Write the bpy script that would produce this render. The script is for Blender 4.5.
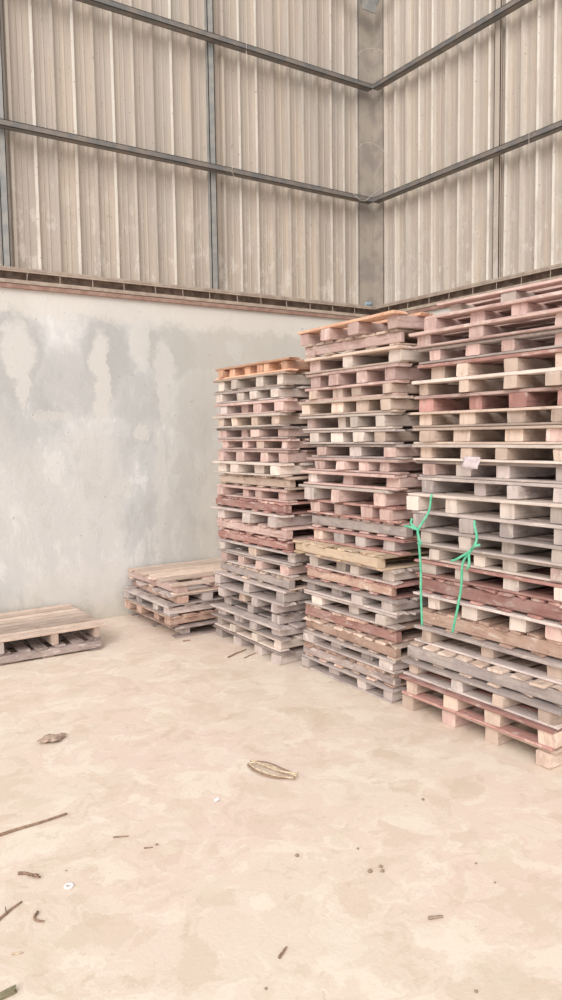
import bpy, bmesh, math, random
from mathutils import Vector, Matrix, noise as mnoise

for o in list(bpy.data.objects):
    bpy.data.objects.remove(o, do_unlink=True)
scn = bpy.context.scene
C = scn.collection

# ------------------------------------------------------------ camera, sky, sun, exposure
cam = bpy.data.cameras.new('camera')
cam.sensor_fit = 'VERTICAL'
cam.sensor_height = 36.0
cam.lens = 753.66 / 1000 * 36.0
cam.clip_start = 0.05
co = bpy.data.objects.new('camera', cam)
C.objects.link(co)
yaw, pitch, roll = 0.58645, -0.084805, -0.013527
f = Vector((math.sin(yaw) * math.cos(pitch), math.cos(yaw) * math.cos(pitch), math.sin(pitch)))
r0 = Vector((math.cos(yaw), -math.sin(yaw), 0))
u0 = r0.cross(f)
rr = math.cos(roll) * r0 + math.sin(roll) * u0
uu = -math.sin(roll) * r0 + math.cos(roll) * u0
M = Matrix((rr, uu, -f)).transposed().to_4x4()
M.translation = Vector((0, 0, 1.6))
co.matrix_world = M
scn.camera = co

world = bpy.data.worlds.new('overcast_sky')
scn.world = world
world.use_nodes = True
wn = world.node_tree
bg = wn.nodes['Background']
bg.inputs[0].default_value = (0.975, 0.965, 0.98, 1)
bg.inputs[1].default_value = 0.84

sun = bpy.data.lights.new('soft_daylight', 'SUN')
sun.energy = 1.75
sun.angle = math.radians(38)
sun.color = (1.0, 0.95, 0.92)
so = bpy.data.objects.new('soft_daylight', sun)
C.objects.link(so)
so.rotation_euler = Vector((0.62, 0.50, -0.50)).to_track_quat('-Z', 'Y').to_euler()

scn.view_settings.view_transform = 'Standard'
scn.view_settings.look = 'None'
scn.view_settings.gamma = 1
scn.view_settings.use_curve_mapping = False
scn.view_settings.exposure = 0.30


# ------------------------------------------------------------ node helpers
class NT:
    def __init__(self, name, rough=0.8, metal=0.0, spec=0.3):
        self.m = bpy.data.materials.new(name)
        self.m.use_nodes = True
        self.t = self.m.node_tree
        self.b = self.t.nodes['Principled BSDF']
        self.b.inputs['Roughness'].default_value = rough
        self.b.inputs['Metallic'].default_value = metal
        self.b.inputs['Specular IOR Level'].default_value = spec

    def n(self, kind, **kw):
        nd = self.t.nodes.new(kind)
        for k, v in kw.items():
            setattr(nd, k, v)
        return nd

    def put(self, sock, v):
        if isinstance(v, bpy.types.NodeSocket):
            self.t.links.new(v, sock)
        else:
            if sock.type == 'RGBA' and len(v) == 3:
                v = (*v, 1)
            sock.default_value = v

    def coord(self, which='Object'):
        return self.n('ShaderNodeTexCoord').outputs[which]

    def mapping(self, vec, scale=(1, 1, 1), loc=(0, 0, 0)):
        nd = self.n('ShaderNodeMapping')
        self.put(nd.inputs['Vector'], vec)
        nd.inputs['Scale'].default_value = scale
        nd.inputs['Location'].default_value = loc
        return nd.outputs[0]

    def noise(self, vec, scale, detail=4, rough=0.55, dist=0.0, color=False):
        nd = self.n('ShaderNodeTexNoise')
        self.put(nd.inputs['Vector'], vec)
        nd.inputs['Scale'].default_value = scale
        nd.inputs['Detail'].default_value = detail
        nd.inputs['Roughness'].default_value = rough
        nd.inputs['Distortion'].default_value = dist
        return nd.outputs['Color' if color else 'Fac']

    def mr(self, v, a, b, c=0.0, d=1.0, smooth=True):
        nd = self.n('ShaderNodeMapRange')
        if smooth:
            nd.interpolation_type = 'SMOOTHSTEP'
        self.put(nd.inputs[0], v)
        for i, x in enumerate((a, b, c, d)):
            nd.inputs[i + 1].default_value = x
        return nd.outputs[0]

    def mix(self, fac, a, b, mode='MIX'):
        nd = self.n('ShaderNodeMix', data_type='RGBA', blend_type=mode)
        self.put(nd.inputs[0], fac)
        self.put(nd.inputs[6], a)
        self.put(nd.inputs[7], b)
        return nd.outputs[2]

    def math(self, op, a, b=0.0):
        nd = self.n('ShaderNodeMath', operation=op)
        self.put(nd.inputs[0], a)
        self.put(nd.inputs[1], b)
        return nd.outputs[0]

    def vmath(self, op, a, b=(0, 0, 0)):
        nd = self.n('ShaderNodeVectorMath', operation=op)
        self.put(nd.inputs[0], a)
        self.put(nd.inputs[1], b)
        return nd.outputs['Value' if op == 'LENGTH' else 'Vector']

    def bump(self, h, strength=0.3, dist=0.01):
        nd = self.n('ShaderNodeBump')
        self.put(nd.inputs['Height'], h)
        nd.inputs['Strength'].default_value = strength
        nd.inputs['Distance'].default_value = dist
        self.t.links.new(nd.outputs[0], self.b.inputs['Normal'])

    def out(self, col):
        self.put(self.b.inputs['Base Color'], col)
        return self.m


def srgb(r, g, b):
    def c(x):
        x /= 255
        return x / 12.92 if x <= 0.04045 else ((x + 0.055) / 1.055) ** 2.4
    return (c(r), c(g), c(b))


# ------------------------------------------------------------ materials
def wood(name, a, b, dark):
    k = NT(name, 0.85)
    uv = k.coord('UV')
    info = k.n('ShaderNodeObjectInfo').outputs['Random']
    at = k.n('ShaderNodeAttribute', attribute_name='tone').outputs['Fac']
    off = k.n('ShaderNodeCombineXYZ')
    k.put(off.inputs[0], k.math('MULTIPLY', info, 37.0))
    k.put(off.inputs[1], k.math('MULTIPLY', at, 11.0))
    v = k.vmath('ADD', uv, off.outputs[0])
    grain = k.noise(k.mapping(v, (2.2, 55, 1)), 1.0, 5, 0.6, 0.4)
    blotch = k.noise(k.mapping(v, (3.5, 9, 1)), 1.0, 3, 0.6)
    col = k.mix(k.mr(blotch, 0.35, 0.65), a, b)
    col = k.mix(k.math('MULTIPLY', k.mr(grain, 0.5, 0.72), 0.55), col, dark)
    col = k.mix(k.math('MULTIPLY', k.mr(k.noise(k.coord('Object'), 14, 4, 0.7), 0.55, 0.75), 0.35), col, dark)
    patch = k.noise(k.mapping(v, (9, 26, 1), (5, 9, 0)), 1.0, 4, 0.7, 0.5)
    col = k.mix(k.math('MULTIPLY', k.mr(patch, 0.56, 0.66), 0.5), col, dark)
    col = k.mix(k.math('MULTIPLY', k.mr(patch, 0.45, 0.36), 0.55), col, srgb(236, 222, 210))
    dust = k.mr(k.noise(k.coord('Object'), 6, 4, 0.6), 0.5, 0.7)
    col = k.mix(k.math('MULTIPLY', dust, 0.3), col, srgb(228, 212, 200))
    col = k.mix(1.0, col, k.mr(at, 0, 1, 0.68, 1.16, False), 'MULTIPLY')
    col = k.mix(1.0, col, k.mr(info, 0, 1, 0.84, 1.12, False), 'MULTIPLY')
    k.bump(grain, 0.35, 0.004)
    return k.out(col)


W = {
    'tan': wood('tan_wood', srgb(222, 200, 182), srgb(208, 186, 170), srgb(164, 140, 126)),
    'pale': wood('pale_wood', srgb(226, 212, 200), srgb(212, 198, 187), srgb(174, 157, 146)),
    'pink': wood('pinkish_wood', srgb(220, 192, 182), srgb(205, 175, 166), srgb(160, 128, 120)),
    'red': wood('red_brown_wood', srgb(198, 154, 144), srgb(186, 140, 131), srgb(140, 98, 92)),
    'grey': wood('grey_wood', srgb(206, 193, 186), srgb(190, 177, 172), srgb(146, 131, 126)),
    'brown': wood('brown_wood', srgb(204, 174, 155), srgb(190, 158, 142), srgb(144, 114, 102)),
    'orange': wood('orange_wood', srgb(236, 192, 160), srgb(226, 176, 146), srgb(186, 128, 106)),
    'yellow': wood('yellow_wood', srgb(234, 212, 182), srgb(222, 198, 170), srgb(186, 152, 130)),
    'dark': wood('dark_grey_wood', srgb(180, 164, 158), srgb(162, 146, 141), srgb(122, 107, 103)),
}


def ellipses(k, P, lst, soft=0.25):
    acc = None
    for (x, z, rx, rz, s) in lst:
        d = k.vmath('SUBTRACT', P, (x, 0, z))
        d = k.vmath('MULTIPLY', d, (1 / rx, 0, 1 / rz))
        m = k.mr(k.vmath('LENGTH', d), 1 + soft, 1 - soft, 0, s)
        acc = m if acc is None else k.math('MAXIMUM', acc, m)
    return acc


def concrete_wall():
    k = NT('concrete_wall', 0.9)
    P0 = k.coord('Object')
    nz = k.vmath('SUBTRACT', k.noise(P0, 5.0, 6, 0.72, color=True), (0.5, 0.5, 0.5))
    P = k.vmath('ADD', P0, k.vmath('MULTIPLY', nz, (0.30, 0, 0.36)))
    sep = k.n('ShaderNodeSeparateXYZ')
    k.put(sep.inputs[0], P)
    z = sep.outputs[2]
    big = k.noise(k.mapping(P0, (1, 1, 0.55)), 1.3, 5, 0.6, 0.3)
    mid = k.noise(k.mapping(P0, (1, 1, 0.5), (3, 1, 7)), 4.5, 6, 0.68, 0.2)
    col = k.mix(k.mr(big, 0.38, 0.62), srgb(205, 207, 206), srgb(223, 223, 220))
    col = k.mix(k.math('MULTIPLY', k.mr(mid, 0.52, 0.62), 0.8), col, srgb(232, 232, 230))
    col = k.mix(k.math('MULTIPLY', k.mr(mid, 0.47, 0.38), 0.55), col, srgb(190, 190, 187))
    # damp grey field under the beam, with its scalloped upper edge
    damp = ellipses(k, P, [(1.66, 2.28, 0.24, 0.42, 0.8), (2.42, 2.30, 0.24, 0.42, 0.75), (2.05, 2.05, 0.35, 0.32, 0.6),
                           (3.05, 2.38, 0.30, 0.26, 0.8), (3.60, 2.42, 0.36, 0.22, 0.7), (4.3, 2.45, 0.5, 0.22, 0.7),
                           (2.75, 1.95, 0.30, 0.25, 0.5), (3.3, 1.9, 0.25, 0.4, 0.5), (1.55, 1.6, 0.3, 0.3, 0.4),
                           (2.4, 1.35, 0.25, 0.35, 0.4), (3.0, 0.7, 0.35, 0.5, 0.35)], 0.3)
    col = k.mix(damp, col, srgb(184, 184, 181))
    # warm tone to the right and near the floor
    sx = k.mr(sep.outputs[0], 2.5, 3.7, 0, 0.6)
    col = k.mix(sx, col, srgb(208, 202, 189))
    low = k.mr(z, 0.5, 0.0, 0, 0.6)
    col = k.mix(low, col, srgb(196, 186, 166))
    # pale strip of fresh mortar just below the beam
    top = k.mr(z, 2.56, 2.66, 0, 0.75)
    col = k.mix(top, col, srgb(224, 219, 211))
    # pale runs of cement
    run = ellipses(k, P, [(1.68, 2.30, 0.125, 0.27, 0.85), (1.70, 2.05, 0.06, 0.16, 0.8), (2.37, 2.26, 0.09, 0.26, 0.9), (2.38, 1.99, 0.085, 0.24, 0.9),
                          (2.76, 2.45, 0.10, 0.25, 0.75), (2.98, 2.28, 0.10, 0.22, 0.7), (2.95, 1.98, 0.06, 0.22, 0.7),
                          (3.74, 2.45, 0.10, 0.10, 0.4), (1.95, 1.80, 0.2, 0.05, 0.5), (2.75, 1.65, 0.07, 0.06, 0.7),
                          (2.52, 1.15, 0.12, 0.10, 0.7), (1.75, 0.95, 0.45, 0.6, 0.5), (2.3, 1.0, 0.25, 0.6, 0.45), (2.2, 1.55, 0.3, 0.12, 0.4),
                          (2.9, 1.1, 0.06, 0.6, 0.5), (2.15, 0.35, 0.5, 0.2, 0.6), (2.65, 0.15, 0.12, 0.15, 0.6),
                          (1.5, 1.3, 0.15, 0.5, 0.35)], 0.24)
    col = k.mix(run, col, srgb(220, 217, 211))
    # thin dark cracks and spots
    vor = k.n('ShaderNodeTexVoronoi', feature='DISTANCE_TO_EDGE')
    k.put(vor.inputs['Vector'], P)
    vor.inputs['Scale'].default_value = 2.2
    cr = k.math('MULTIPLY', k.mr(vor.outputs['Distance'], 0.010, 0.002), k.mr(mid, 0.55, 0.65, 0, 0.25))
    col = k.mix(cr, col, srgb(146, 138, 128))
    sp = k.mr(k.noise(P0, 30, 2, 0.5), 0.72, 0.78, 0, 0.55)
    col = k.mix(sp, col, srgb(150, 138, 126))
    k.bump(k.math('ADD', k.noise(P0, 40, 4, 0.6), k.math('MULTIPLY', mid, 2.0)), 0.25, 0.01)
    return k.out(col)


def floor_mat():
    k = NT('dusty_concrete_floor', 0.85)
    P0 = k.coord('Object')
    nz = k.vmath('SUBTRACT', k.noise(P0, 3.0, 5, 0.65, color=True), (0.5, 0.5, 0.5))
    P = k.vmath('ADD', P0, k.vmath('MULTIPLY', nz, (0.45, 0.45, 0)))
    big = k.noise(P, 0.9, 4, 0.55)
    col = k.mix(k.mr(big, 0.35, 0.65), srgb(229, 214, 197), srgb(229, 209, 194))
    mid = k.noise(P, 4.2, 5, 0.6, 0.6)
    col = k.mix(k.math('MULTIPLY', k.mr(mid, 0.53, 0.60), 0.55), col, srgb(240, 230, 212))
    col = k.mix(k.math('MULTIPLY', k.mr(mid, 0.46, 0.40), 0.45), col, srgb(213, 195, 173))
    fine = k.noise(k.mapping(P, (1, 1, 1), (7, 3, 0)), 13, 4, 0.65, 0.8)
    col = k.mix(k.mr(fine, 0.56, 0.66, 0, 0.35), col, srgb(242, 234, 218))
    col = k.mix(k.mr(fine, 0.44, 0.34, 0, 0.35), col, srgb(208, 190, 167))
    vor = k.n('ShaderNodeTexVoronoi')
    k.put(vor.inputs['Vector'], P)
    vor.inputs['Scale'].default_value = 6.5
    vor.inputs['Randomness'].default_value = 1
    s = k.n('ShaderNodeSeparateColor')
    k.put(s.inputs[0], vor.outputs['Color'])
    col = k.mix(k.math('MULTIPLY', k.mr(s.outputs[0], 0.72, 0.9), 0.30), col, srgb(236, 226, 209))
    col = k.mix(k.math('MULTIPLY', k.mr(s.outputs[1], 0.74, 0.92), 0.22), col, srgb(202, 181, 155))
    scr = k.noise(k.mapping(P0, (1.2, 9, 1)), 2.0, 4, 0.6, 1.2)
    col = k.mix(k.mr(scr, 0.66, 0.74, 0, 0.22), col, srgb(186, 164, 138))
    col = k.mix(k.mr(k.noise(P0, 26, 2, 0.5), 0.72, 0.78, 0, 0.35), col, srgb(176, 152, 128))
    k.bump(k.math('ADD', k.noise(P0, 60, 4, 0.6), k.math('MULTIPLY', mid, 1.5)), 0.22, 0.008)
    return k.out(col)


def cladding_mat():
    k = NT('weathered_corrugated_steel', 0.55, 0.05, 0.35)
    P0 = k.coord('Object')
    n1 = k.noise(k.mapping(P0, (5, 5, 0.25)), 1.6, 4, 0.6)
    col = k.mix(k.mr(n1, 0.3, 0.7), srgb(199, 186, 170), srgb(184, 174, 163))
    n2 = k.noise(k.mapping(P0, (30, 30, 0.6)), 1.0, 3, 0.6)
    col = k.mix(k.mr(n2, 0.55, 0.72, 0, 0.4), col, srgb(158, 142, 126))
    n3 = k.noise(k.mapping(P0, (7, 7, 3.6)), 1.3, 5, 0.7, 0.2)
    sep = k.n('ShaderNodeSeparateXYZ')
    k.put(sep.inputs[0], P0)
    lowp = k.mr(sep.outputs[2], 4.1, 3.1, 0.1, 0.7)
    col = k.mix(k.math('MULTIPLY', k.mr(n3, 0.54, 0.62), lowp), col, srgb(214, 207, 196))
    n4 = k.noise(k.mapping(P0, (2, 2, 0.7)), 1.0, 4, 0.6)
    col = k.mix(k.mr(n4, 0.5, 0.68, 0, 0.5), col, srgb(186, 181, 173))
    # bright highlights painted into the colour of the rib crests, broken by noise
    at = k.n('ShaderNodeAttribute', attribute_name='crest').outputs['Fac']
    gleam = k.mr(k.noise(k.mapping(P0, (9, 9, 2.5)), 1.0, 4, 0.7), 0.3, 0.6, 0.45, 1.0)
    col = k.mix(k.math('MULTIPLY', at, gleam), col, srgb(240, 234, 222))
    col = k.mix(k.mr(k.noise(P0, 30, 3, 0.6), 0.64, 0.72, 0, 0.55), col, srgb(142, 124, 108))
    return k.out(col)


def plain(name, a, b, rough=0.7, metal=0.0, scale=9, spec=0.3, bump=0.2):
    k = NT(name, rough, metal, spec)
    n = k.noise(k.coord('Object'), scale, 5, 0.65)
    k.bump(n, bump, 0.004)
    return k.out(k.mix(k.mr(n, 0.38, 0.62), a, b))


MAT = {
    'wall': concrete_wall(), 'floor': floor_mat(), 'clad': cladding_mat(),
    'girt': plain('painted_steel', srgb(120, 119, 118), srgb(142, 133, 124), 0.6, 0.2),
    'column': plain('grey_blue_steel', srgb(150, 152, 150), srgb(170, 168, 162), 0.55, 0.2),
    'cornercol': plain('dusty_grey_steel', srgb(178, 169, 156), srgb(160, 151, 143), 0.7, 0.1, 5),
    'rust': plain('rust_primer_steel', srgb(150, 118, 106), srgb(170, 142, 128), 0.8, 0.0, 12),
    'darksteel': plain('dark_dusty_steel', srgb(116, 100, 90), srgb(150, 132, 118), 0.85, 0.0, 14),
    'lip': plain('dusty_steel_lip', srgb(186, 172, 156), srgb(168, 150, 136), 0.8, 0.0, 12),
    'green': plain('green_plastic', srgb(92, 188, 148), srgb(120, 204, 168), 0.45, 0, 30),
    'paper': plain('torn_paper', srgb(226, 212, 214), srgb(208, 194, 196), 0.9, 0, 30),
    'white': plain('white_plastic', srgb(250, 250, 250), srgb(238, 238, 238), 0.6, 0, 30),
    'twig': plain('dry_bark', srgb(168, 140, 118), srgb(136, 112, 96), 0.9, 0, 60),
    'leaf': plain('dry_leaf', srgb(196, 174, 156), srgb(158, 138, 124), 0.9, 0, 30),
    'straw': plain('dry_fibre', srgb(230, 212, 184), srgb(190, 168, 140), 0.8, 0, 40),
    'pebble': plain('dark_grit', srgb(170, 150, 132), srgb(146, 128, 113), 0.9, 0, 40),
    'olive': plain('mossy_wood', srgb(150, 142, 116), srgb(128, 122, 98), 0.9, 0, 30),
    'wire': plain('pale_wire', srgb(204, 196, 184), srgb(180, 172, 160), 0.6, 0, 30),
    'blue': plain('faded_blue_plastic', srgb(140, 172, 190), srgb(176, 190, 194), 0.6, 0, 30),
    'ink': plain('dark_ink', srgb(124, 110, 106), srgb(146, 130, 124), 0.9, 0, 90),
    'redink': plain('red_paint', srgb(200, 96, 92), srgb(214, 120, 110), 0.8, 0, 60),
}


# ------------------------------------------------------------ mesh helpers
def link(name, bm, mat, parent=None, smooth=False):
    me = bpy.data.meshes.new(name)
    bm.normal_update()
    bm.to_mesh(me)
    bm.free()
    me.materials.append(mat)
    if smooth:
        for p in me.polygons:
            p.use_smooth = True
    o = bpy.data.objects.new(name, me)
    C.objects.link(o)
    if parent:
        o.parent = parent
    return o


def tag(o, label=None, cat=None, group=None, kind=None):
    for k, v in (('label', label), ('category', cat), ('group', group), ('kind', kind)):
        if v:
            o[k] = v
    return o


def empty(name, loc, rot=(0, 0, 0)):
    o = bpy.data.objects.new(name, None)
    o.empty_display_size = 0.1
    C.objects.link(o)
    o.location = loc
    o.rotation_euler = rot
    return o


def box(bm, x0, x1, y0, y1, z0, z1):
    v = [bm.verts.new((x, y, z)) for z in (z0, z1) for y in (y0, y1) for x in (x0, x1)]
    for q in ((0, 2, 3, 1), (4, 5, 7, 6), (0, 1, 5, 4), (2, 6, 7, 3), (0, 4, 6, 2), (1, 3, 7, 5)):
        bm.faces.new([v[i] for i in q])


def tube(bm, pts, rad, seg=6, flat=1.0):
    pts = [Vector(p) for p in pts]
    rings = []
    for i, p in enumerate(pts):
        t = (pts[min(i + 1, len(pts) - 1)] - pts[max(i - 1, 0)]).normalized()
        a = t.cross(Vector((0, 0, 1)))
        if a.length < 1e-3:
            a = t.cross(Vector((0, 1, 0)))
        a.normalize()
        b = a.cross(t)
        rd = rad[i] if isinstance(rad, (list, tuple)) else rad
        rings.append([bm.verts.new(p + a * rd * math.cos(2 * math.pi * j / seg) + b * rd * flat * math.sin(2 * math.pi * j / seg)) for j in range(seg)])
    for r1, r2 in zip(rings, rings[1:]):
        for j in range(seg):
            bm.faces.new((r1[j], r1[(j + 1) % seg], r2[(j + 1) % seg], r2[j]))
    bm.faces.new(rings[0][::-1])
    bm.faces.new(rings[-1])


def smooth_pts(pts, n=6):
    P = [Vector(p) for p in pts]
    out = []
    for i in range(len(P) - 1):
        p0, p1, p2, p3 = P[max(i - 1, 0)], P[i], P[i + 1], P[min(i + 2, len(P) - 1)]
        for j in range(n):
            t = j / n
            out.append(0.5 * ((2 * p1) + (p2 - p0) * t + (2 * p0 - 5 * p1 + 4 * p2 - p3) * t * t + (3 * p1 - p0 - 3 * p2 + p3) * t ** 3))
    out.append(P[-1])
    return out


def board(bm, uvl, tl, a, b, width, thick, rng, tone=None, seg=7, jag=0.004, warp=0.003, bev=0.0025, chip=0.0):
    """sawn board from a to b (centre line), rough ends, slight warp, small bevels."""
    a, b = Vector(a), Vector(b)
    d = b - a
    L = d.length
    t = d.normalized()
    s = Vector((-t.y, t.x, 0)).normalized()
    up = Vector((0, 0, 1))
    w, h = width / 2, thick / 2
    prof = [(-w, -h + bev), (-w + bev, -h), (w - bev, -h), (w, -h + bev), (w, h - bev), (w - bev, h), (-w + bev, h), (-w, h - bev)]
    k = [rng.uniform(-1, 1) for _ in range(6)]
    if tone is None:
        tone = rng.random()
    v0 = rng.uniform(0, 50)
    u00 = rng.uniform(0, 50)
    rings, us = [], []
    for i in range(seg + 1):
        q = i / seg
        base = a + d * q
        dz = warp * (k[0] * math.sin(q * 3.1) * 0.6 + 0.4 * k[1] * math.sin(q * 6.2 + k[2]))
        dw = 1 + 0.035 * math.sin(q * 9 + 5 * k[3]) + rng.uniform(-0.03, 0.03)
        side = warp * 1.2 * k[4] * math.sin(q * 3.1)
        ring = []
        for j, (x, z) in enumerate(prof):
            e = 0.0
            if i in (0, seg):
                e = rng.uniform(-jag, jag) + (rng.uniform(0, chip) if (j in (0, 7, 1, 6)) else 0) * (1 if i == 0 else -1)
            ring.append(bm.verts.new(base + t * e + s * (x * dw + side) + up * (z + dz)))
        rings.append(ring)
        us.append(q * L)
    per = [0]
    for j in range(8):
        x0, z0 = prof[j]
        x1, z1 = prof[(j + 1) % 8]
        per.append(per[-1] + math.hypot(x1 - x0, z1 - z0))
    for i in range(seg):
        for j in range(8):
            jj = (j + 1) % 8
            fc = bm.faces.new((rings[i][j], rings[i][jj], rings[i + 1][jj], rings[i + 1][j]))
            uvs = ((us[i], per[j]), (us[i], per[j + 1]), (us[i + 1], per[j + 1]), (us[i + 1], per[j]))
            for lp, uv in zip(fc.loops, uvs):
                lp[uvl].uv = (u00 + uv[0], v0 + uv[1])
                lp[tl] = (tone, tone, tone, 1)
    for ring, rev in ((rings[0], True), (rings[-1], False)):
        fc = bm.faces.new(ring[::-1] if rev else ring)
        for lp in fc.loops:
            c = lp.vert.co - a
            lp[uvl].uv = (u00 + c.z * 0.5, v0 + c.dot(s) * 0.4)
            lp[tl] = (min(1, tone + 0.12),) * 3 + (1,)
    return L


def wbm():
    bm = bmesh.new()
    return bm, bm.loops.layers.uv.new('UVMap'), bm.loops.layers.float_color.new('tone')


def finish_wood(name, bm, mat, parent):
    bmesh.ops.recalc_face_normals(bm, faces=bm.faces)
    return link(name, bm, mat, parent)


# ------------------------------------------------------------ the shell
BACK, RIGHT = 6.38, 5.48
bm = bmesh.new()
box(bm, -5, 6.0, -5, 7.0, -0.2, 0)
tag(link('floor', bm, MAT['floor']), 'beige dusty concrete floor of the warehouse', kind='structure')
bm = bmesh.new()
box(bm, -5, RIGHT + 0.2, BACK, BACK + 0.2, -0.1, 2.82)
tag(link('wall_back', bm, MAT['wall']), 'stained grey concrete wall behind the pallets', kind='structure')
bm = bmesh.new()
box(bm, RIGHT, RIGHT + 0.2, -5, BACK, -0.1, 2.82)
tag(link('wall_right', bm, MAT['wall']), 'concrete wall behind the tall pallet stacks', kind='structure')

ZC, ZTOP = 2.985, 7.6


def corrugated(name, p0, p1, inward, label, seed, gleam):
    rng = random.Random(seed)
    p0, p1 = Vector(p0), Vector(p1)
    t = (p1 - p0).normalized()
    L = (p1 - p0).length
    pts = []
    highlight = []
    x = 0.0
    while x < L:
        pitch = rng.uniform(0.168, 0.196)
        hh = rng.uniform(0.034, 0.042)
        c = 0.026
        pts += [(x, 0), (x + 0.010, hh), (x + 0.010 + c, hh), (x + 0.020 + c, 0)]
        highlight += [0, rng.choice(gleam), rng.choice(gleam) * 0.4, 0]  # painted highlight strength: crest, then weaker on one flank
        fl = pitch - 0.020 - c
        for q in (0.36, 0.68):
            m = x + 0.020 + c + fl * q
            pts += [(m - 0.008, 0), (m - 0.004, 0.006), (m + 0.004, 0.006), (m + 0.008, 0)]
            highlight += [0, 0, 0, 0]
        x += pitch
    bm = bmesh.new()
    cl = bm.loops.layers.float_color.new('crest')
    rows = []
    zs = [ZC + (ZTOP - ZC) * i / 10 for i in range(11)]
    for z in zs:
        rows.append([bm.verts.new(Vector((p0.x, p0.y, z)) + t * a + Vector(inward) * (h + 0.003 * math.sin(a * 3 + z * 1.3))) for a, h in pts])
    for r1, r2 in zip(rows, rows[1:]):
        for i in range(len(pts) - 1):
            fc = bm.faces.new((r1[i], r1[i + 1], r2[i + 1], r2[i]))
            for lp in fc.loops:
                lp[cl] = (highlight[i],) * 3 + (1,)
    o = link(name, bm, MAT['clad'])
    so_ = o.modifiers.new('thickness', 'SOLIDIFY')
    so_.thickness = 0.002
    return tag(o, label, kind='structure')


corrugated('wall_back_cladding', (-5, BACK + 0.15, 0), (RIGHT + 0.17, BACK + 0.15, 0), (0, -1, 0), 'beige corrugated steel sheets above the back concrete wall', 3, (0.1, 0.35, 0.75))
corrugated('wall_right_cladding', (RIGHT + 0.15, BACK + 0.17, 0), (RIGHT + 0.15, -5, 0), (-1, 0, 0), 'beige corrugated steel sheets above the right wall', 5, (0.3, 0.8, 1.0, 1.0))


def channel(name, wall, z, h, mat, label, cat='steel beam', group=None):
    """C-section rail running along a wall: web to the room, flanges to the sheet, lip."""
    bm = bmesh.new()
    y0, y1 = -0.02, 0.055
    prof = [(y0, 0, y0 + 0.005, h), (y0, 0, y1, 0.005), (y0, h - 0.005, y1, h), (y1 - 0.005, 0, y1, 0.018), (y1 - 0.005, h - 0.018, y1, h)]
    for (a, c, b, d) in prof:
        if wall == 'back':
            box(bm, -5, RIGHT - 0.02 - a * 0 , BACK + a, BACK + b, z + c, z + d)
        else:
            box(bm, RIGHT + a, RIGHT + b, -5, BACK - 0.022, z + c, z + d)
    return tag(link(name, bm, mat), label, cat, group)


channel('steel_girt', 'back', 4.08, 0.05, MAT['girt'], 'lower grey horizontal steel rail across the back wall sheets')
channel('steel_girt', 'back', 5.245, 0.05, MAT['girt'], 'upper grey horizontal steel rail across the back wall sheets')
channel('steel_girt', 'right', 4.08, 0.05, MAT['girt'], 'lower grey horizontal steel rail across the right wall sheets')
channel('steel_girt', 'right', 5.245, 0.05, MAT['girt'], 'upper grey horizontal steel rail across the right wall sheets')


def ledge(wall, label):
    root = empty('wall_beam', (0, 0, 2.82))
    tag(root, label, 'steel beam')

    def bb(bm, a, b, c, d, y0=-5, y1=None):
        if wall == 'back':
            box(bm, y0, (RIGHT + 0.2 if y1 is None else y1), BACK + a, BACK + b, c, d)
        else:
            box(bm, RIGHT + a, RIGHT + b, y0, (BACK - 0.032 if y1 is None else y1), c, d)
    bm = bmesh.new()
    bb(bm, -0.030, 0.10, 0.000, 0.032)
    link('bottom_rail', bm, MAT['rust'], root)
    bm = bmesh.new()
    bb(bm, -0.006, 0.10, 0.032, 0.040)
    bb(bm, -0.024, 0.10, 0.040, 0.046)
    bb(bm, -0.014, 0.10, 0.046, 0.072)
    link('middle_rail', bm, MAT['lip'], root)
    bm = bmesh.new()
    bb(bm, 0.065, 0.10, 0.072, 0.150)
    link('web', bm, MAT['darksteel'], root)
    bm = bmesh.new()
    bb(bm, -0.014, 0.12, 0.148, 0.160)
    bb(bm, -0.014, -0.008, 0.134, 0.150)
    bb(bm, 0.0, 0.12, 0.160, 0.172)
    link('top_lip', bm, MAT['lip'], root)
    rng = random.Random(8)
    xs = []
    x = 0.9 if wall == 'back' else 2.4
    end = 5.3 if wall == 'back' else 6.2
    while x < end:
        bm = bmesh.new()
        lean = rng.uniform(-0.008, 0.008)
        if wall == 'back':
            tube(bm, [(x, BACK - 0.006, 0.070), (x + lean, BACK - 0.006, 0.150)], 0.0035, 5)
        else:
            tube(bm, [(RIGHT - 0.006, x, 0.070), (RIGHT - 0.006, x + lean, 0.150)], 0.0035, 5)
        link('tie_rod', bm, MAT['lip'], root)
        x += 0.285 + rng.uniform(-0.02, 0.02)


ledge('back', 'rusty brown steel beam along the top of the back concrete wall')
ledge('right', 'rusty brown steel beam running above the tall stacks on the right wall')


def post(x, w, wall, label):
    bm = bmesh.new()
    a, b = (0.055 if wall == 'back' else 0.09), 0.112
    if wall == 'back':
        box(bm, x - w / 2, x + w / 2, BACK + a, BACK + a + 0.006, ZC, ZTOP)
        box(bm, x - w / 2, x - w / 2 + 0.006, BACK + a, BACK + b, ZC, ZTOP)
        box(bm, x + w / 2 - 0.006, x + w / 2, BACK + a, BACK + b, ZC, ZTOP)
    else:
        box(bm, RIGHT + a, RIGHT + a + 0.006, x - w / 2, x + w / 2, ZC, ZTOP)
        box(bm, RIGHT + a, RIGHT + b, x - w / 2, x - w / 2 + 0.006, ZC, ZTOP)
        box(bm, RIGHT + a, RIGHT + b, x + w / 2 - 0.006, x + w / 2, ZC, ZTOP)
    tag(link('steel_post', bm, MAT['column' if wall == 'back' else 'clad']), label, 'steel post')


post(1.635, 0.06, 'back', 'grey vertical steel post at the far left of the sheet wall')
post(3.56, 0.065, 'back', 'blue-grey vertical steel post midway along the back sheet wall')
post(4.78, 0.07, 'right', 'faint grey vertical steel post behind the rails of the right wall')

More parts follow.
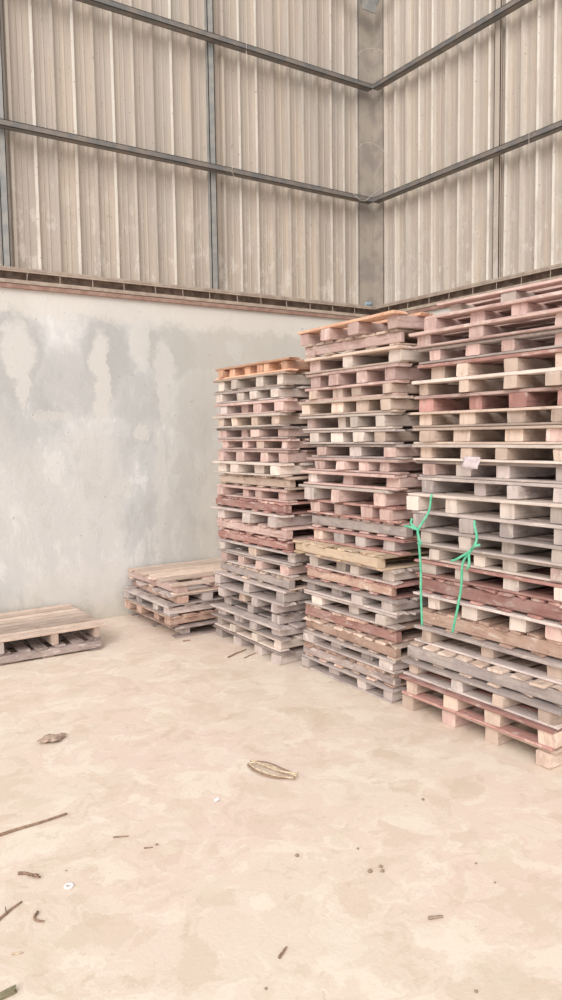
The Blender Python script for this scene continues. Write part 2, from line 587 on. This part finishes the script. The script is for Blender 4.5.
bm = bmesh.new()
box(bm, 5.37, RIGHT + 0.104, BACK + 0.098, BACK + 0.104, ZC, ZTOP)
box(bm, RIGHT + 0.098, RIGHT + 0.104, 6.33, BACK + 0.10, ZC, ZTOP)
box(bm, 5.37, 5.378, BACK + 0.095, BACK + 0.12, ZC, ZTOP)
box(bm, RIGHT + 0.095, RIGHT + 0.12, 6.33, 6.338, ZC, ZTOP)
tag(link('corner_column', bm, MAT['cornercol']), 'dusty grey steel column standing in the corner between the sheet walls', 'steel column')

# knee brace high in the corner
bm = bmesh.new()
tube(bm, [(4.72, 6.36, 6.35), (5.46, 6.34, 6.02)], 0.035, 4)
tube(bm, [(5.46, 6.36, 6.06), (5.46, 5.95, 6.34)], 0.03, 4)
box(bm, 5.28, 5.47, 6.30, 6.31, 5.98, 6.10)
tag(link('corner_brace', bm, MAT['column']), 'grey steel brace at the very top of the corner column', 'steel brace')

# wires and scraps in the steelwork
for nm, pts, lab in (
        ('loose_wire', [(5.10, 6.35, 5.30), (5.22, 6.30, 5.52), (5.36, 6.24, 5.58), (5.44, 6.12, 5.50), (5.45, 6.02, 5.32)], 'thin pale wire looped around the corner column above the upper rail'),
        ('loose_wire', [(5.08, 6.35, 4.40), (5.25, 6.28, 4.62), (5.40, 6.20, 4.60), (5.45, 6.08, 4.42), (5.455, 5.98, 4.2)], 'thin pale wire looped around the corner column between the two rails'),
        ('loose_wire', [(5.15, 6.35, 4.14), (5.27, 6.30, 4.05), (5.38, 6.26, 4.13), (5.45, 6.15, 4.20), (5.45, 6.02, 4.15)], 'tangled wire hooked where the lower rails meet in the corner'),
        ('loose_wire', [(3.90, 6.352, 5.34), (3.895, 6.35, 5.22), (3.90, 6.352, 5.08)], 'short pale wire hanging from the upper rail of the back wall'),
        ('loose_wire', [(5.452, 4.33, 4.14), (5.45, 4.33, 4.02), (5.452, 4.325, 3.85)], 'short pale wire hanging from the lower rail of the right wall'),
        ('loose_wire', [(3.74, 6.352, 4.15), (3.71, 6.345, 4.09), (3.76, 6.35, 4.02)], 'small bent wire on the lower rail beside the middle post')):
    bm = bmesh.new()
    tube(bm, smooth_pts(pts), 0.0028, 5)
    tag(link(nm, bm, MAT['wire'], smooth=True), lab, 'wire')

bm = bmesh.new()
rng = random.Random(4)
g = [[bm.verts.new((5.36 + 0.11 * i / 3 + 0.012 * rng.random(), BACK + 0.0 + 0.02 * rng.random(), 2.994 + 0.085 * j / 3 * (0.35 + 0.65 * i / 3 * rng.random()))) for i in range(4)] for j in range(4)]
for j in range(3):
    for i in range(3):
        bm.faces.new((g[j][i], g[j][i + 1], g[j + 1][i + 1], g[j + 1][i]))
o = link('plastic_scrap', bm, MAT['blue'], smooth=True)
o.modifiers.new('thickness', 'SOLIDIFY').thickness = 0.003
tag(o, 'faded blue plastic scrap on the beam at the foot of the corner column', 'scrap')


# ------------------------------------------------------------ pallets
def pallet(seed, h, L, Wd, loc, rotz, deck, string, label, group, nstr=4, nboards=7, bottom=3,
           tilt=(0, 0), bw=None, sw=None, inset=None, gap_end=False):
    """origin at base centre; stringers run along local x (length L), deck boards along local y (length Wd)."""
    rng = random.Random(seed)
    root = empty('wooden_pallet', loc, (tilt[0], tilt[1], rotz))
    tag(root, label, 'pallet', group)
    td = rng.uniform(0.014, 0.019)
    tb = 0.012 if bottom else 0.0
    hs = h - td - tb
    sw = sw or rng.uniform(0.078, 0.104)
    ins = inset if inset is not None else rng.uniform(0.015, 0.085)
    # top deck
    bw = bw or (0.105 if nboards < 9 else 0.088)
    bm, uvl, tl = wbm()
    for i in range(nboards):
        x = -L / 2 + bw / 2 + (L - bw) * i / (nboards - 1)
        if 0 < i < nboards - 1:
            x += rng.uniform(-0.012, 0.012)
            if rng.random() < 0.06 and nboards != 9:
                continue
        e0, e1 = rng.uniform(-0.014, 0.012), rng.uniform(-0.014, 0.012)
        sk = rng.uniform(-0.006, 0.006)
        w_ = bw * rng.uniform(0.88, 1.08)
        board(bm, uvl, tl, (x - sk, -Wd / 2 - e0, h - td / 2), (x + sk, Wd / 2 + e1, h - td / 2), w_, td, rng,
              jag=0.009, warp=0.0012, chip=rng.choice([0, 0.015, 0.03, 0.06]), seg=9)
    finish_wood('top_deck', bm, W[deck], root)
    # stringers
    for i in range(nstr):
        y = -Wd / 2 + ins + sw / 2 + (Wd - 2 * ins - sw) * i / (nstr - 1)
        if 0 < i < nstr - 1:
            y += rng.uniform(-0.05, 0.05)
        bm, uvl, tl = wbm()
        e0, e1 = rng.choice([0, 0, 0, 0.03]) + rng.uniform(-0.014, 0.026), rng.uniform(-0.012, 0.022)
        sk = rng.uniform(-0.016, 0.016)
        board(bm, uvl, tl, (-L / 2 + e0, y - sk, tb + hs / 2), (L / 2 - e1, y + sk, tb + hs / 2), sw * rng.uniform(0.82, 1.2), hs - 0.002, rng,
              jag=0.004, warp=0.0008, bev=rng.choice([0.003, 0.004, 0.006]), seg=5, chip=0.006)
        finish_wood('stringer', bm, W[string if rng.random() < 0.8 else rng.choice(['tan', 'grey', string, 'pink'])], root)
    # bottom deck
    if bottom:
        bm, uvl, tl = wbm()
        for i in range(bottom):
            x = -L / 2 + 0.05 + (L - 0.1) * i / (bottom - 1)
            board(bm, uvl, tl, (x, -Wd / 2 + rng.uniform(-0.01, 0.02), tb / 2), (x, Wd / 2 + rng.uniform(-0.02, 0.01), tb / 2), 0.085, tb, rng, jag=0.005, warp=0.001, chip=0.02)
        finish_wood('bottom_deck', bm, W[deck], root)
    return root


ORD = ['topmost', 'second', 'third', 'fourth', 'fifth', 'sixth', 'seventh', 'eighth', 'ninth', 'tenth', 'eleventh', 'twelfth',
       'thirteenth', 'fourteenth', 'fifteenth', 'sixteenth', 'seventeenth', 'eighteenth', 'nineteenth', 'twentieth',
       'twenty-first', 'twenty-second', 'twenty-third', 'twenty-fourth', 'twenty-fifth', 'twenty-sixth', 'twenty-seventh']
CW = {'tan': 'tan', 'pale': 'pale', 'pink': 'pinkish', 'red': 'red-brown', 'grey': 'grey', 'brown': 'brown', 'orange': 'orange', 'yellow': 'yellowish', 'dark': 'dark grey'}


def stack(name, group, specs, seed0, faces, y0, y1, where, above=0):
    """specs: list of (z_top, type, deck, stringer[, dx, dy, kw]) from the top downwards; E shows stringer ends, S shows the long stringer."""
    n = len(specs)
    for i, s in enumerate(specs):
        zt, ty, deck, st = s[:4]
        dx = s[4] if len(s) > 4 else 0
        dy = s[5] if len(s) > 5 else 0
        kw = dict(s[6]) if len(s) > 6 else {}
        zb = specs[i + 1][0] if i + 1 < n else 0.0
        h = zt - zb - 0.0025
        rng = random.Random(seed0 + i)
        face = faces(zt) + dx + rng.uniform(-0.022, 0.022)
        wy = (y1 - y0) + rng.uniform(-0.03, 0.02)
        dep = rng.uniform(0.98, 1.06)
        cy = (y0 + y1) / 2 + dy * 0.6 + rng.uniform(-0.012, 0.012)
        rz = rng.uniform(-0.016, 0.016)
        side = 'stringer ends facing out' if ty == 'E' else 'long stringer side facing out'
        pos = ORD[i + above] + (' from the top' if i + above else '')
        if i == n - 1:
            pos = 'lowest on the floor'
        lab = '%s wooden pallet %s, %s of the %s' % (CW[deck], 'with ' + side, pos if i < n - 1 else 'lowest', where)
        if len(lab.split()) > 16:
            lab = '%s pallet, %s, %s in the %s' % (CW[deck], 'stringer ends out' if ty == 'E' else 'stringer side out', pos, where)
        a = dict(nstr=rng.choice([4, 4, 4, 3]), nboards=rng.choice([6, 7, 7]), bottom=rng.choice([0, 3, 3]))
        loc = (face + dep / 2, cy, zb + 0.0005)
        if ty == 'E':
            a.update(kw)
            pallet(seed0 * 7 + i, h, dep, wy, loc, rz, deck, st, lab, group, **a)
        else:
            a = dict(nstr=3, nboards=rng.choice([9, 10, 11]), bottom=rng.choice([5, 6, 6]), inset=0.008, sw=0.05)
            a.update(kw)
            pallet(seed0 * 7 + i, h, wy, dep, loc, math.pi / 2 + rz, deck, st, lab, group, **a)


T = 'tall stack nearest the camera'
near = [
    (2.262, 'E', 'pink', 'pink', 0.05, -0.05), (2.172, 'E', 'pink', 'pink', 0.0, 0.03), (2.082, 'E', 'grey', 'pink', 0, -0.02), (1.995, 'E', 'red', 'tan', 0.01, 0.02),
    (1.904, 'E', 'pale', 'tan', -0.01, 0.05), (1.818, 'E', 'pink', 'red', 0.02, 0.02), (1.725, 'E', 'tan', 'tan', 0.0, 0.0),
    (1.635, 'E', 'tan', 'tan', 0, -0.02), (1.543, 'E', 'pale', 'tan', -0.01, 0.03), (1.451, 'E', 'grey', 'grey', 0.0, 0.02),
    (1.355, 'E', 'grey', 'grey', 0.01, 0.0), (1.265, 'E', 'pale', 'pale', -0.02, 0.05), (1.166, 'E', 'grey', 'grey', 0, 0.03),
    (1.069, 'E', 'grey', 'pale', 0, 0.0), (0.969, 'E', 'pale', 'pale', 0.01, -0.02), (0.878, 'E', 'red', 'pale', 0, 0.02),
    (0.785, 'S', 'red', 'red', 0.03, 0.0), (0.685, 'E', 'grey', 'pale', 0.0, 0.03), (0.592, 'S', 'brown', 'brown', 0.02, 0.0),
    (0.490, 'E', 'grey', 'tan', 0.0, 0.02), (0.392, 'S', 'tan', 'grey', 0.03, 0.0), (0.296, 'E', 'grey', 'tan', -0.02, 0.02),
    (0.198, 'E', 'red', 'tan', -0.02, 0.0), (0.150, 'E', 'red', 'red', -0.02, 0.0), (0.096, 'E', 'tan', 'tan', -0.03, 0.03, dict(bottom=0))]
near[-3] = (0.202, 'E', 'red', 'tan', -0.02, 0.06)
near.pop(-2)
near.insert(0, (2.345, 'E', 'pink', 'pale', 0.16, -0.05))
stack('near', 'pallets in the stack nearest the camera', near, 100,
      lambda z: 3.04 if z > 0.45 else 2.985, 2.12, 3.19, T)

T = 'middle tall stack'
middle = [
    (2.115, 'E', 'tan', 'pale', 0.0, 0.0), (2.012, 'E', 'pink', 'pink', 0.02, 0.02),
    (1.918, 'E', 'pink', 'tan', 0, 0.03), (1.828, 'E', 'tan', 'tan', 0.0, 0.02), (1.730, 'E', 'pale', 'pale', -0.01, 0.03),
    (1.634, 'E', 'grey', 'pale', 0.0, 0.03), (1.543, 'E', 'grey', 'grey', 0.02, -0.08), (1.454, 'E', 'pink', 'pink', 0, 0.0),
    (1.365, 'E', 'pink', 'pink', 0.0, 0.0), (1.272, 'E', 'pale', 'pink', -0.02, 0.03), (1.173, 'E', 'red', 'pink', 0.0, 0.02),
    (1.076, 'S', 'pink', 'brown', 0.02, -0.02), (0.982, 'E', 'red', 'grey', 0, 0.0), (0.888, 'S', 'yellow', 'yellow', -0.08, 0.05),
    (0.800, 'E', 'grey', 'pale', 0, 0.0), (0.710, 'S', 'red', 'brown', 0.0, 0.0), (0.622, 'E', 'grey', 'grey', -0.01, 0.0),
    (0.535, 'E', 'grey', 'pale', -0.02, 0.0), (0.445, 'S', 'brown', 'red', -0.02, 0.02), (0.352, 'S', 'tan', 'brown', 0.0, -0.02),
    (0.266, 'E', 'grey', 'grey', -0.01, 0.0), (0.178, 'S', 'brown', 'dark', 0.0, 0.0), (0.092, 'E', 'grey', 'grey', -0.03, 0.02, dict(bottom=3, nstr=4, inset=0.02))]
stack('middle', 'pallets in the middle tall stack', middle, 300,
      lambda z: 2.99 - max(0, 0.5 - z) * 0.08, 3.27, 4.20, T, 2)
# the two loose pallets on top of the middle stack
pallet(971, 0.088, 0.90, 1.02, (3.50, 3.74, 2.1165), math.pi / 2 + 0.03, 'tan', 'pink', 'pinkish tan pallet, stringer side out, second from the top of the middle tall stack', 'pallets in the middle tall stack',
       nstr=3, nboards=9, bottom=5, inset=0.01, sw=0.04)
pallet(972, 0.092, 1.0, 1.02, (3.45, 3.72, 2.2060), -0.04, 'orange', 'pink', 'orange-edged pallet lying topmost on the middle tall stack', 'pallets in the middle tall stack',
       nstr=4, nboards=6, bottom=0, inset=0.03, sw=0.085)

T = 'tall stack farthest back'
back = [
    (2.135, 'E', 'orange', 'orange', 0.0, 0.0, dict(nstr=6, bottom=3, sw=0.07)), (2.045, 'E', 'tan', 'pale', 0, 0.02), (1.945, 'E', 'grey', 'pale', 0, 0.02), (1.857, 'E', 'pink', 'pink', 0.01, 0.0),
    (1.762, 'E', 'pale', 'tan', -0.02, 0.02), (1.668, 'E', 'dark', 'pink', 0.03, 0.0), (1.582, 'E', 'pink', 'pink', 0.02, 0.0), (1.500, 'E', 'pink', 'pink', 0.02, 0.0),
    (1.412, 'E', 'pale', 'pale', -0.02, 0.05), (1.315, 'S', 'tan', 'tan', 0.02, 0.0), (1.225, 'E', 'pink', 'pink', 0, 0.02), (1.135, 'S', 'red', 'red', 0.0, 0.0),
    (1.052, 'E', 'grey', 'grey', -0.02, 0.03), (0.960, 'S', 'pink', 'pink', 0.01, 0.0), (0.871, 'S', 'red', 'red', 0.01, -0.02), (0.790, 'E', 'grey', 'grey', 0.02, -0.02),
    (0.700, 'E', 'grey', 'pink', 0.0, 0.0), (0.608, 'S', 'tan', 'grey', 0.0, 0.0), (0.520, 'E', 'grey', 'grey', -0.04, 0.02), (0.432, 'E', 'grey', 'grey', -0.03, 0.02),
    (0.345, 'E', 'dark', 'grey', 0.0, 0.05), (0.262, 'E', 'grey', 'grey', -0.03, 0.0), (0.174, 'E', 'pale', 'pale', 0.0, 0.0), (0.086, 'E', 'dark', 'grey', -0.03, 0.0, dict(bottom=0))]
stack('back', 'pallets in the tall stack farthest back', back, 500,
      lambda z: 2.90 - max(0, 0.6 - z) * 0.08, 4.29, 5.30, T)

# low stack against the back wall
SP = [(0.435, 'E', 'brown', 'pink'), (0.350, 'S', 'grey', 'brown'), (0.262, 'E', 'grey', 'grey'), (0.176, 'E', 'brown', 'brown'), (0.088, 'S', 'dark', 'grey')]
for i, (zt, ty, d_, s_) in enumerate(SP):
    zb = SP[i + 1][0] if i < 4 else 0
    rng = random.Random(70 + i)
    lab = ['light brown pallet with bare planks, topmost of the low stack by the back wall', 'grey pallet second from the top of the low stack by the back wall',
           'grey pallet in the middle of the low stack by the back wall', 'brown pallet fourth from the top of the low stack by the back wall',
           'dark grey pallet lowest in the low stack by the back wall'][i]
    # boards of the top one run away from the wall corner
    pallet(800 + i, zt - zb - 0.0015, 0.98, 0.94, (3.0 + rng.uniform(-0.02, 0.02), 5.86 + rng.uniform(-0.015, 0.015), zb + 0.0005),
           (0 if ty == 'E' else math.pi / 2) + rng.uniform(-0.02, 0.02) + (math.pi / 2 if i == 0 else 0), d_ if i else 'tan', s_, lab, 'pallets in the low stack by the back wall',
           nstr=3 if i in (0, 4) else 4, nboards=8 if i == 0 else 7, bottom=3)

# two pallets flat on the floor at the left
pallet(901, 0.085, 1.16, 0.84, (1.395, 5.88, 0.0005), -0.02, 'dark', 'dark', 'dark weathered pallet on the floor underneath the plank-topped one at left', 'pallets on the floor at left',
       nstr=3, nboards=9, bottom=4, inset=0.0, sw=0.06)
pallet(905, 0.098, 0.88, 1.26, (1.385, 5.90, 0.0865), math.pi / 2 + 0.015, 'tan', 'tan', 'pale plank-topped pallet lying on another on the floor at left', 'pallets on the floor at left',
       nstr=4, nboards=9, bottom=0, bw=0.088, sw=0.045, inset=0.05)

# ------------------------------------------------------------ strapping, paper, marks
def strap(pts, tails, label):
    root = empty('green_strap', pts[-1])
    tag(root, label, 'strap', 'green plastic straps on the nearest tall stack')
    o0 = Vector(pts[-1])
    bm = bmesh.new()
    tube(bm, smooth_pts([Vector(p) - o0 for p in pts]), 0.007, 6, 1.0)
    link('band', bm, MAT['green'], root, True)
    for t in tails:
        bm = bmesh.new()
        tube(bm, smooth_pts([Vector(p) - o0 for p in t]), [0.009] + [0.007] * (6 * (len(t) - 1) - 1) + [0.004], 6)
        link('loose_end', bm, MAT['green'], root, True)


strap([(2.985, 2.985, 1.264), (2.98, 2.99, 1.255), (2.977, 3.005, 1.17), (2.937, 3.045, 1.07), (2.932, 3.037, 1.02), (2.942, 3.030, 0.85), (2.942, 3.027, 0.69), (2.947, 3.023, 0.53)],
      [[(2.932, 3.045, 1.07), (2.912, 3.095, 1.085), (2.922, 3.140, 1.08)], [(2.932, 3.045, 1.07), (2.917, 3.020, 1.03), (2.922, 3.005, 0.99)], [(2.932, 3.050, 1.075), (2.922, 3.085, 1.10), (2.932, 3.090, 1.13)]],
      'knotted green plastic strap hanging at the left edge of the nearest stack')
strap([(2.975, 2.67, 1.15), (2.97, 2.668, 1.13), (2.962, 2.645, 1.06), (2.937, 2.650, 1.01), (2.932, 2.710, 0.93), (2.942, 2.730, 0.80), (2.942, 2.755, 0.68), (2.947, 2.795, 0.54)],
      [[(2.932, 2.650, 1.01), (2.912, 2.610, 1.03), (2.922, 2.585, 1.04)], [(2.932, 2.655, 1.0), (2.912, 2.730, 0.95), (2.922, 2.785, 0.93)], [(2.932, 2.670, 0.98), (2.912, 2.650, 0.93), (2.922, 2.675, 0.90)]],
      'knotted green plastic strap hanging further right on the nearest stack')

bm = bmesh.new()
rng = random.Random(9)
g = []
for j in range(6):
    g.append([bm.verts.new((2.975 + 0.008 * math.sin(i * 1.3 + j), 2.755 - 0.115 * i / 5 + 0.006 * j / 5 + 0.004 * rng.random(), 1.478 - 0.062 * j / 5 + 0.003 * rng.random())) for i in range(6)])
for j in range(5):
    for i in range(5):
        bm.faces.new((g[j][i], g[j][i + 1], g[j + 1][i + 1], g[j + 1][i]))
o = link('paper_scrap', bm, MAT['paper'], smooth=True)
o.modifiers.new('thickness', 'SOLIDIFY').thickness = 0.0015
tag(o, 'torn pale paper stuck to a pallet in the nearest tall stack', 'paper')


# ------------------------------------------------------------ litter on the floor
def stick(p0, p1, r, mat, label, name='dry_twig', cat='twig', bend=0.0, forks=0, seed=0):
    rng = random.Random(seed)
    p0, p1 = Vector((*p0, r)), Vector((*p1, r))
    d = p1 - p0
    s = Vector((-d.y, d.x, 0))
    pts = [p0 + d * t + s * (bend * math.sin(math.pi * t) + rng.uniform(-0.02, 0.02)) for t in (0, 0.25, 0.5, 0.75, 1)]
    bm = bmesh.new()
    tube(bm, smooth_pts(pts, 4), [r * (1 - 0.4 * i / 16) for i in range(17)], 6)
    for k_ in range(forks):
        q = p0 + d * rng.uniform(0.4, 0.8)
        e = q + (d * rng.uniform(0.2, 0.35) + s * rng.uniform(-0.3, 0.3))
        e.z = r * 2.2
        tube(bm, [q, (q + e) / 2 + Vector((0, 0, r)), e], [r * 0.6, r * 0.5, r * 0.3], 5)
    tag(link(name, bm, mat, smooth=True), label, cat)


stick((0.50, 3.045), (0.936, 3.092), 0.007, MAT['twig'], 'long thin brown stick lying at the left edge of the floor', 'wooden_stick', 'stick', 0.02, 0, 1)
stick((0.645, 2.757), (0.705, 2.684), 0.006, MAT['twig'], 'short knobbly twig below the long stick at left', bend=0.1, forks=3, seed=2)
stick((0.50, 2.50), (0.612, 2.576), 0.005, MAT['twig'], 'forked brown twig at the left edge below the white ring', bend=0.05, forks=1, seed=3)
stick((0.642, 2.488), (0.645, 2.425), 0.005, MAT['twig'], 'small curved brown twig just right of the forked one', bend=-0.35, seed=4)
stick((0.515, 2.324), (0.545, 2.311), 0.003, MAT['straw'], 'tiny straw sliver near the lower left corner', seed=5)
stick((1.03, 2.80), (1.085, 2.775), 0.003, MAT['twig'], 'faint thin sliver right of the long stick', seed=6)
stick((2.628, 4.679), (2.84, 4.777), 0.006, MAT['twig'], 'thin stick on the floor in front of the farthest tall stack', bend=0.02, seed=7)
stick((1.19, 1.835), (1.235, 1.862), 0.005, MAT['twig'], 'small dark twig low in the middle of the floor', seed=8)
stick((1.70, 1.71), (1.745, 1.69), 0.006, MAT['pebble'], 'short brown chip at lower right of the floor', 'wood_chip', 'wood chip', seed=9)
stick((1.10, 2.655), (1.13, 2.64), 0.003, MAT['twig'], 'tiny dark sliver left of centre on the floor', seed=10)
stick((2.72, 4.60), (2.86, 4.66), 0.004, MAT['twig'], 'short splinter beside the base of the farthest tall stack', seed=11)
stick((2.56, 5.27), (2.62, 5.26), 0.006, MAT['twig'], 'small chip in front of the low stack', 'wood_chip', 'wood chip', seed=12)

bm, uvl, tl = wbm()
board(bm, uvl, tl, (0.40, 2.148, 0.008), (0.486, 2.158, 0.008), 0.022, 0.014, random.Random(3), chip=0.01)
tag(finish_wood('wood_offcut', bm, MAT['olive'], None), 'dark olive wood offcut at the lower left corner of the floor', 'wood offcut')

# washer-like white ring
bm = bmesh.new()
N = 24
rings = []
for i in range(N):
    a = 2 * math.pi * i / N
    ring = []
    for j in range(8):
        b = 2 * math.pi * j / 8
        rd = 0.013 + 0.005 * math.cos(b)
        ring.append(bm.verts.new((rd * math.cos(a), rd * math.sin(a), 0.004 + 0.004 * math.sin(b))))
    rings.append(ring)
for i in range(N):
    for j in range(8):
        bm.faces.new((rings[i][j], rings[(i + 1) % N][j], rings[(i + 1) % N][(j + 1) % 8], rings[i][(j + 1) % 8]))
o = link('plastic_ring', bm, MAT['white'], smooth=True)
o.location = (0.776, 2.575, 0)
tag(o, 'small white ring lying on the floor at left', 'ring')

# crumpled dry leaf / wrapper
def crumple(name, loc, sx, sy, sz, mat, label, cat, seed, rot=0):
    bm = bmesh.new()
    n = 12
    g = []
    for j in range(n):
        row = []
        for i in range(n):
            u, v = i / (n - 1) * 2 - 1, j / (n - 1) * 2 - 1
            k_ = 1 - 0.45 * abs(v) * abs(u) + 0.2 * mnoise.noise(Vector((u * 2, v * 2, seed)))
            z = max(0.0, (1 - (u * u + v * v) * 0.55)) * 0.6 + 0.55 * abs(mnoise.noise(Vector((u * 1.9 + seed, v * 2.3, 3))))
            row.append(bm.verts.new((u * sx * k_, v * sy * k_ * (1 - 0.5 * abs(u)), 0.003 + sz * z)))
        g.append(row)
    for j in range(n - 1):
        for i in range(n - 1):
            bm.faces.new((g[j][i], g[j][i + 1], g[j + 1][i + 1], g[j + 1][i]))
    o = link(name, bm, mat)
    o.location = (*loc, 0)
    o.rotation_euler = (0, 0, rot)
    o.modifiers.new('thickness', 'SOLIDIFY').thickness = 0.002
    tag(o, label, cat)


crumple('dry_leaf', (1.125, 3.925), 0.085, 0.065, 0.035, MAT['leaf'], 'crumpled grey-brown dry leaf on the open floor at left', 'leaf', 2, 0.1)
crumple('plastic_scrap', (1.52, 2.831), 0.022, 0.012, 0.012, MAT['white'], 'small bright white scrap on the floor near the fibre bundle', 'scrap', 5, 0.6)

# looped bundle of dry fibre strips
root = empty('fibre_bundle', (1.86, 2.92, 0))
tag(root, 'looped bundle of dry pale strapping fibre lying mid floor', 'strap bundle')
A = Vector((1.815, 3.055, 0)) - Vector((1.86, 2.92, 0))
B = Vector((1.915, 2.795, 0)) - Vector((1.86, 2.92, 0))
D = B - A
S = Vector((-D.y, D.x, 0)).normalized()
for i, (o0, o1, o2, mt, rd) in enumerate([(0.0, -0.045, 0.0, 'twig', 0.006), (0.008, -0.030, -0.010, 'straw', 0.006), (0.015, 0.030, 0.010, 'straw', 0.006),
                                          (0.02, 0.045, 0.015, 'twig', 0.005), (0.03, 0.010, 0.02, 'straw', 0.007)]):
    bm = bmesh.new()
    pts = [A + S * o0, A + D * 0.3 + S * o1, A + D * 0.65 + S * (o1 * 0.9), B + S * o2]
    for k_, p in enumerate(pts):
        p.z = 0.007 + 0.006 * (k_ % 2) + 0.003 * i
    tube(bm, smooth_pts(pts, 6), rd, 6, 0.6)
    link('fibre_strip', bm, MAT[mt], root, True)


def pebble(x, y, r, seed, label):
    bm = bmesh.new()
    bmesh.ops.create_icosphere(bm, subdivisions=2, radius=r)
    for v in bm.verts:
        v.co *= 1 + 0.35 * mnoise.noise(v.co * (1.5 / r) + Vector((seed, 0, 0)))
        v.co.z *= 0.55
    o = link('pebble', bm, MAT['pebble'])
    o.location = (x, y, r * 0.5)
    tag(o, label, 'pebble')


for i, (x, y, r, lab) in enumerate([
        (1.152, 2.651, 0.007, 'small dark pebble left of centre on the floor'),
        (2.265, 2.316, 0.009, 'dark pebble on the floor below the nearest stack'),
        (1.781, 2.175, 0.007, 'tiny dark pebble above the pair of dark crumbs'),
        (1.56, 2.27, 0.011, 'dark crumb left of the pair on the right floor'),
        (1.772, 2.030, 0.010, 'upper of the two dark crumbs at right'),
        (1.758, 2.005, 0.010, 'lower of the two dark crumbs at right'),
        (1.719, 2.03, 0.012, 'larger flat crumb just left of the dark pair'),
        (2.076, 1.844, 0.006, 'tiny pebble at the right of the floor'),
        (2.039, 1.723, 0.005, 'tiny pebble below another at the right edge'),
        (1.579, 1.398, 0.007, 'dark pebble at the lower right corner of the floor'),
        (1.088, 1.751, 0.006, 'tiny pebble near the bottom middle of the floor'),
        (0.80, 2.68, 0.004, 'tiny grain just above the white ring')]):
    pebble(x, y, r * 0.8, i * 3.1, lab)
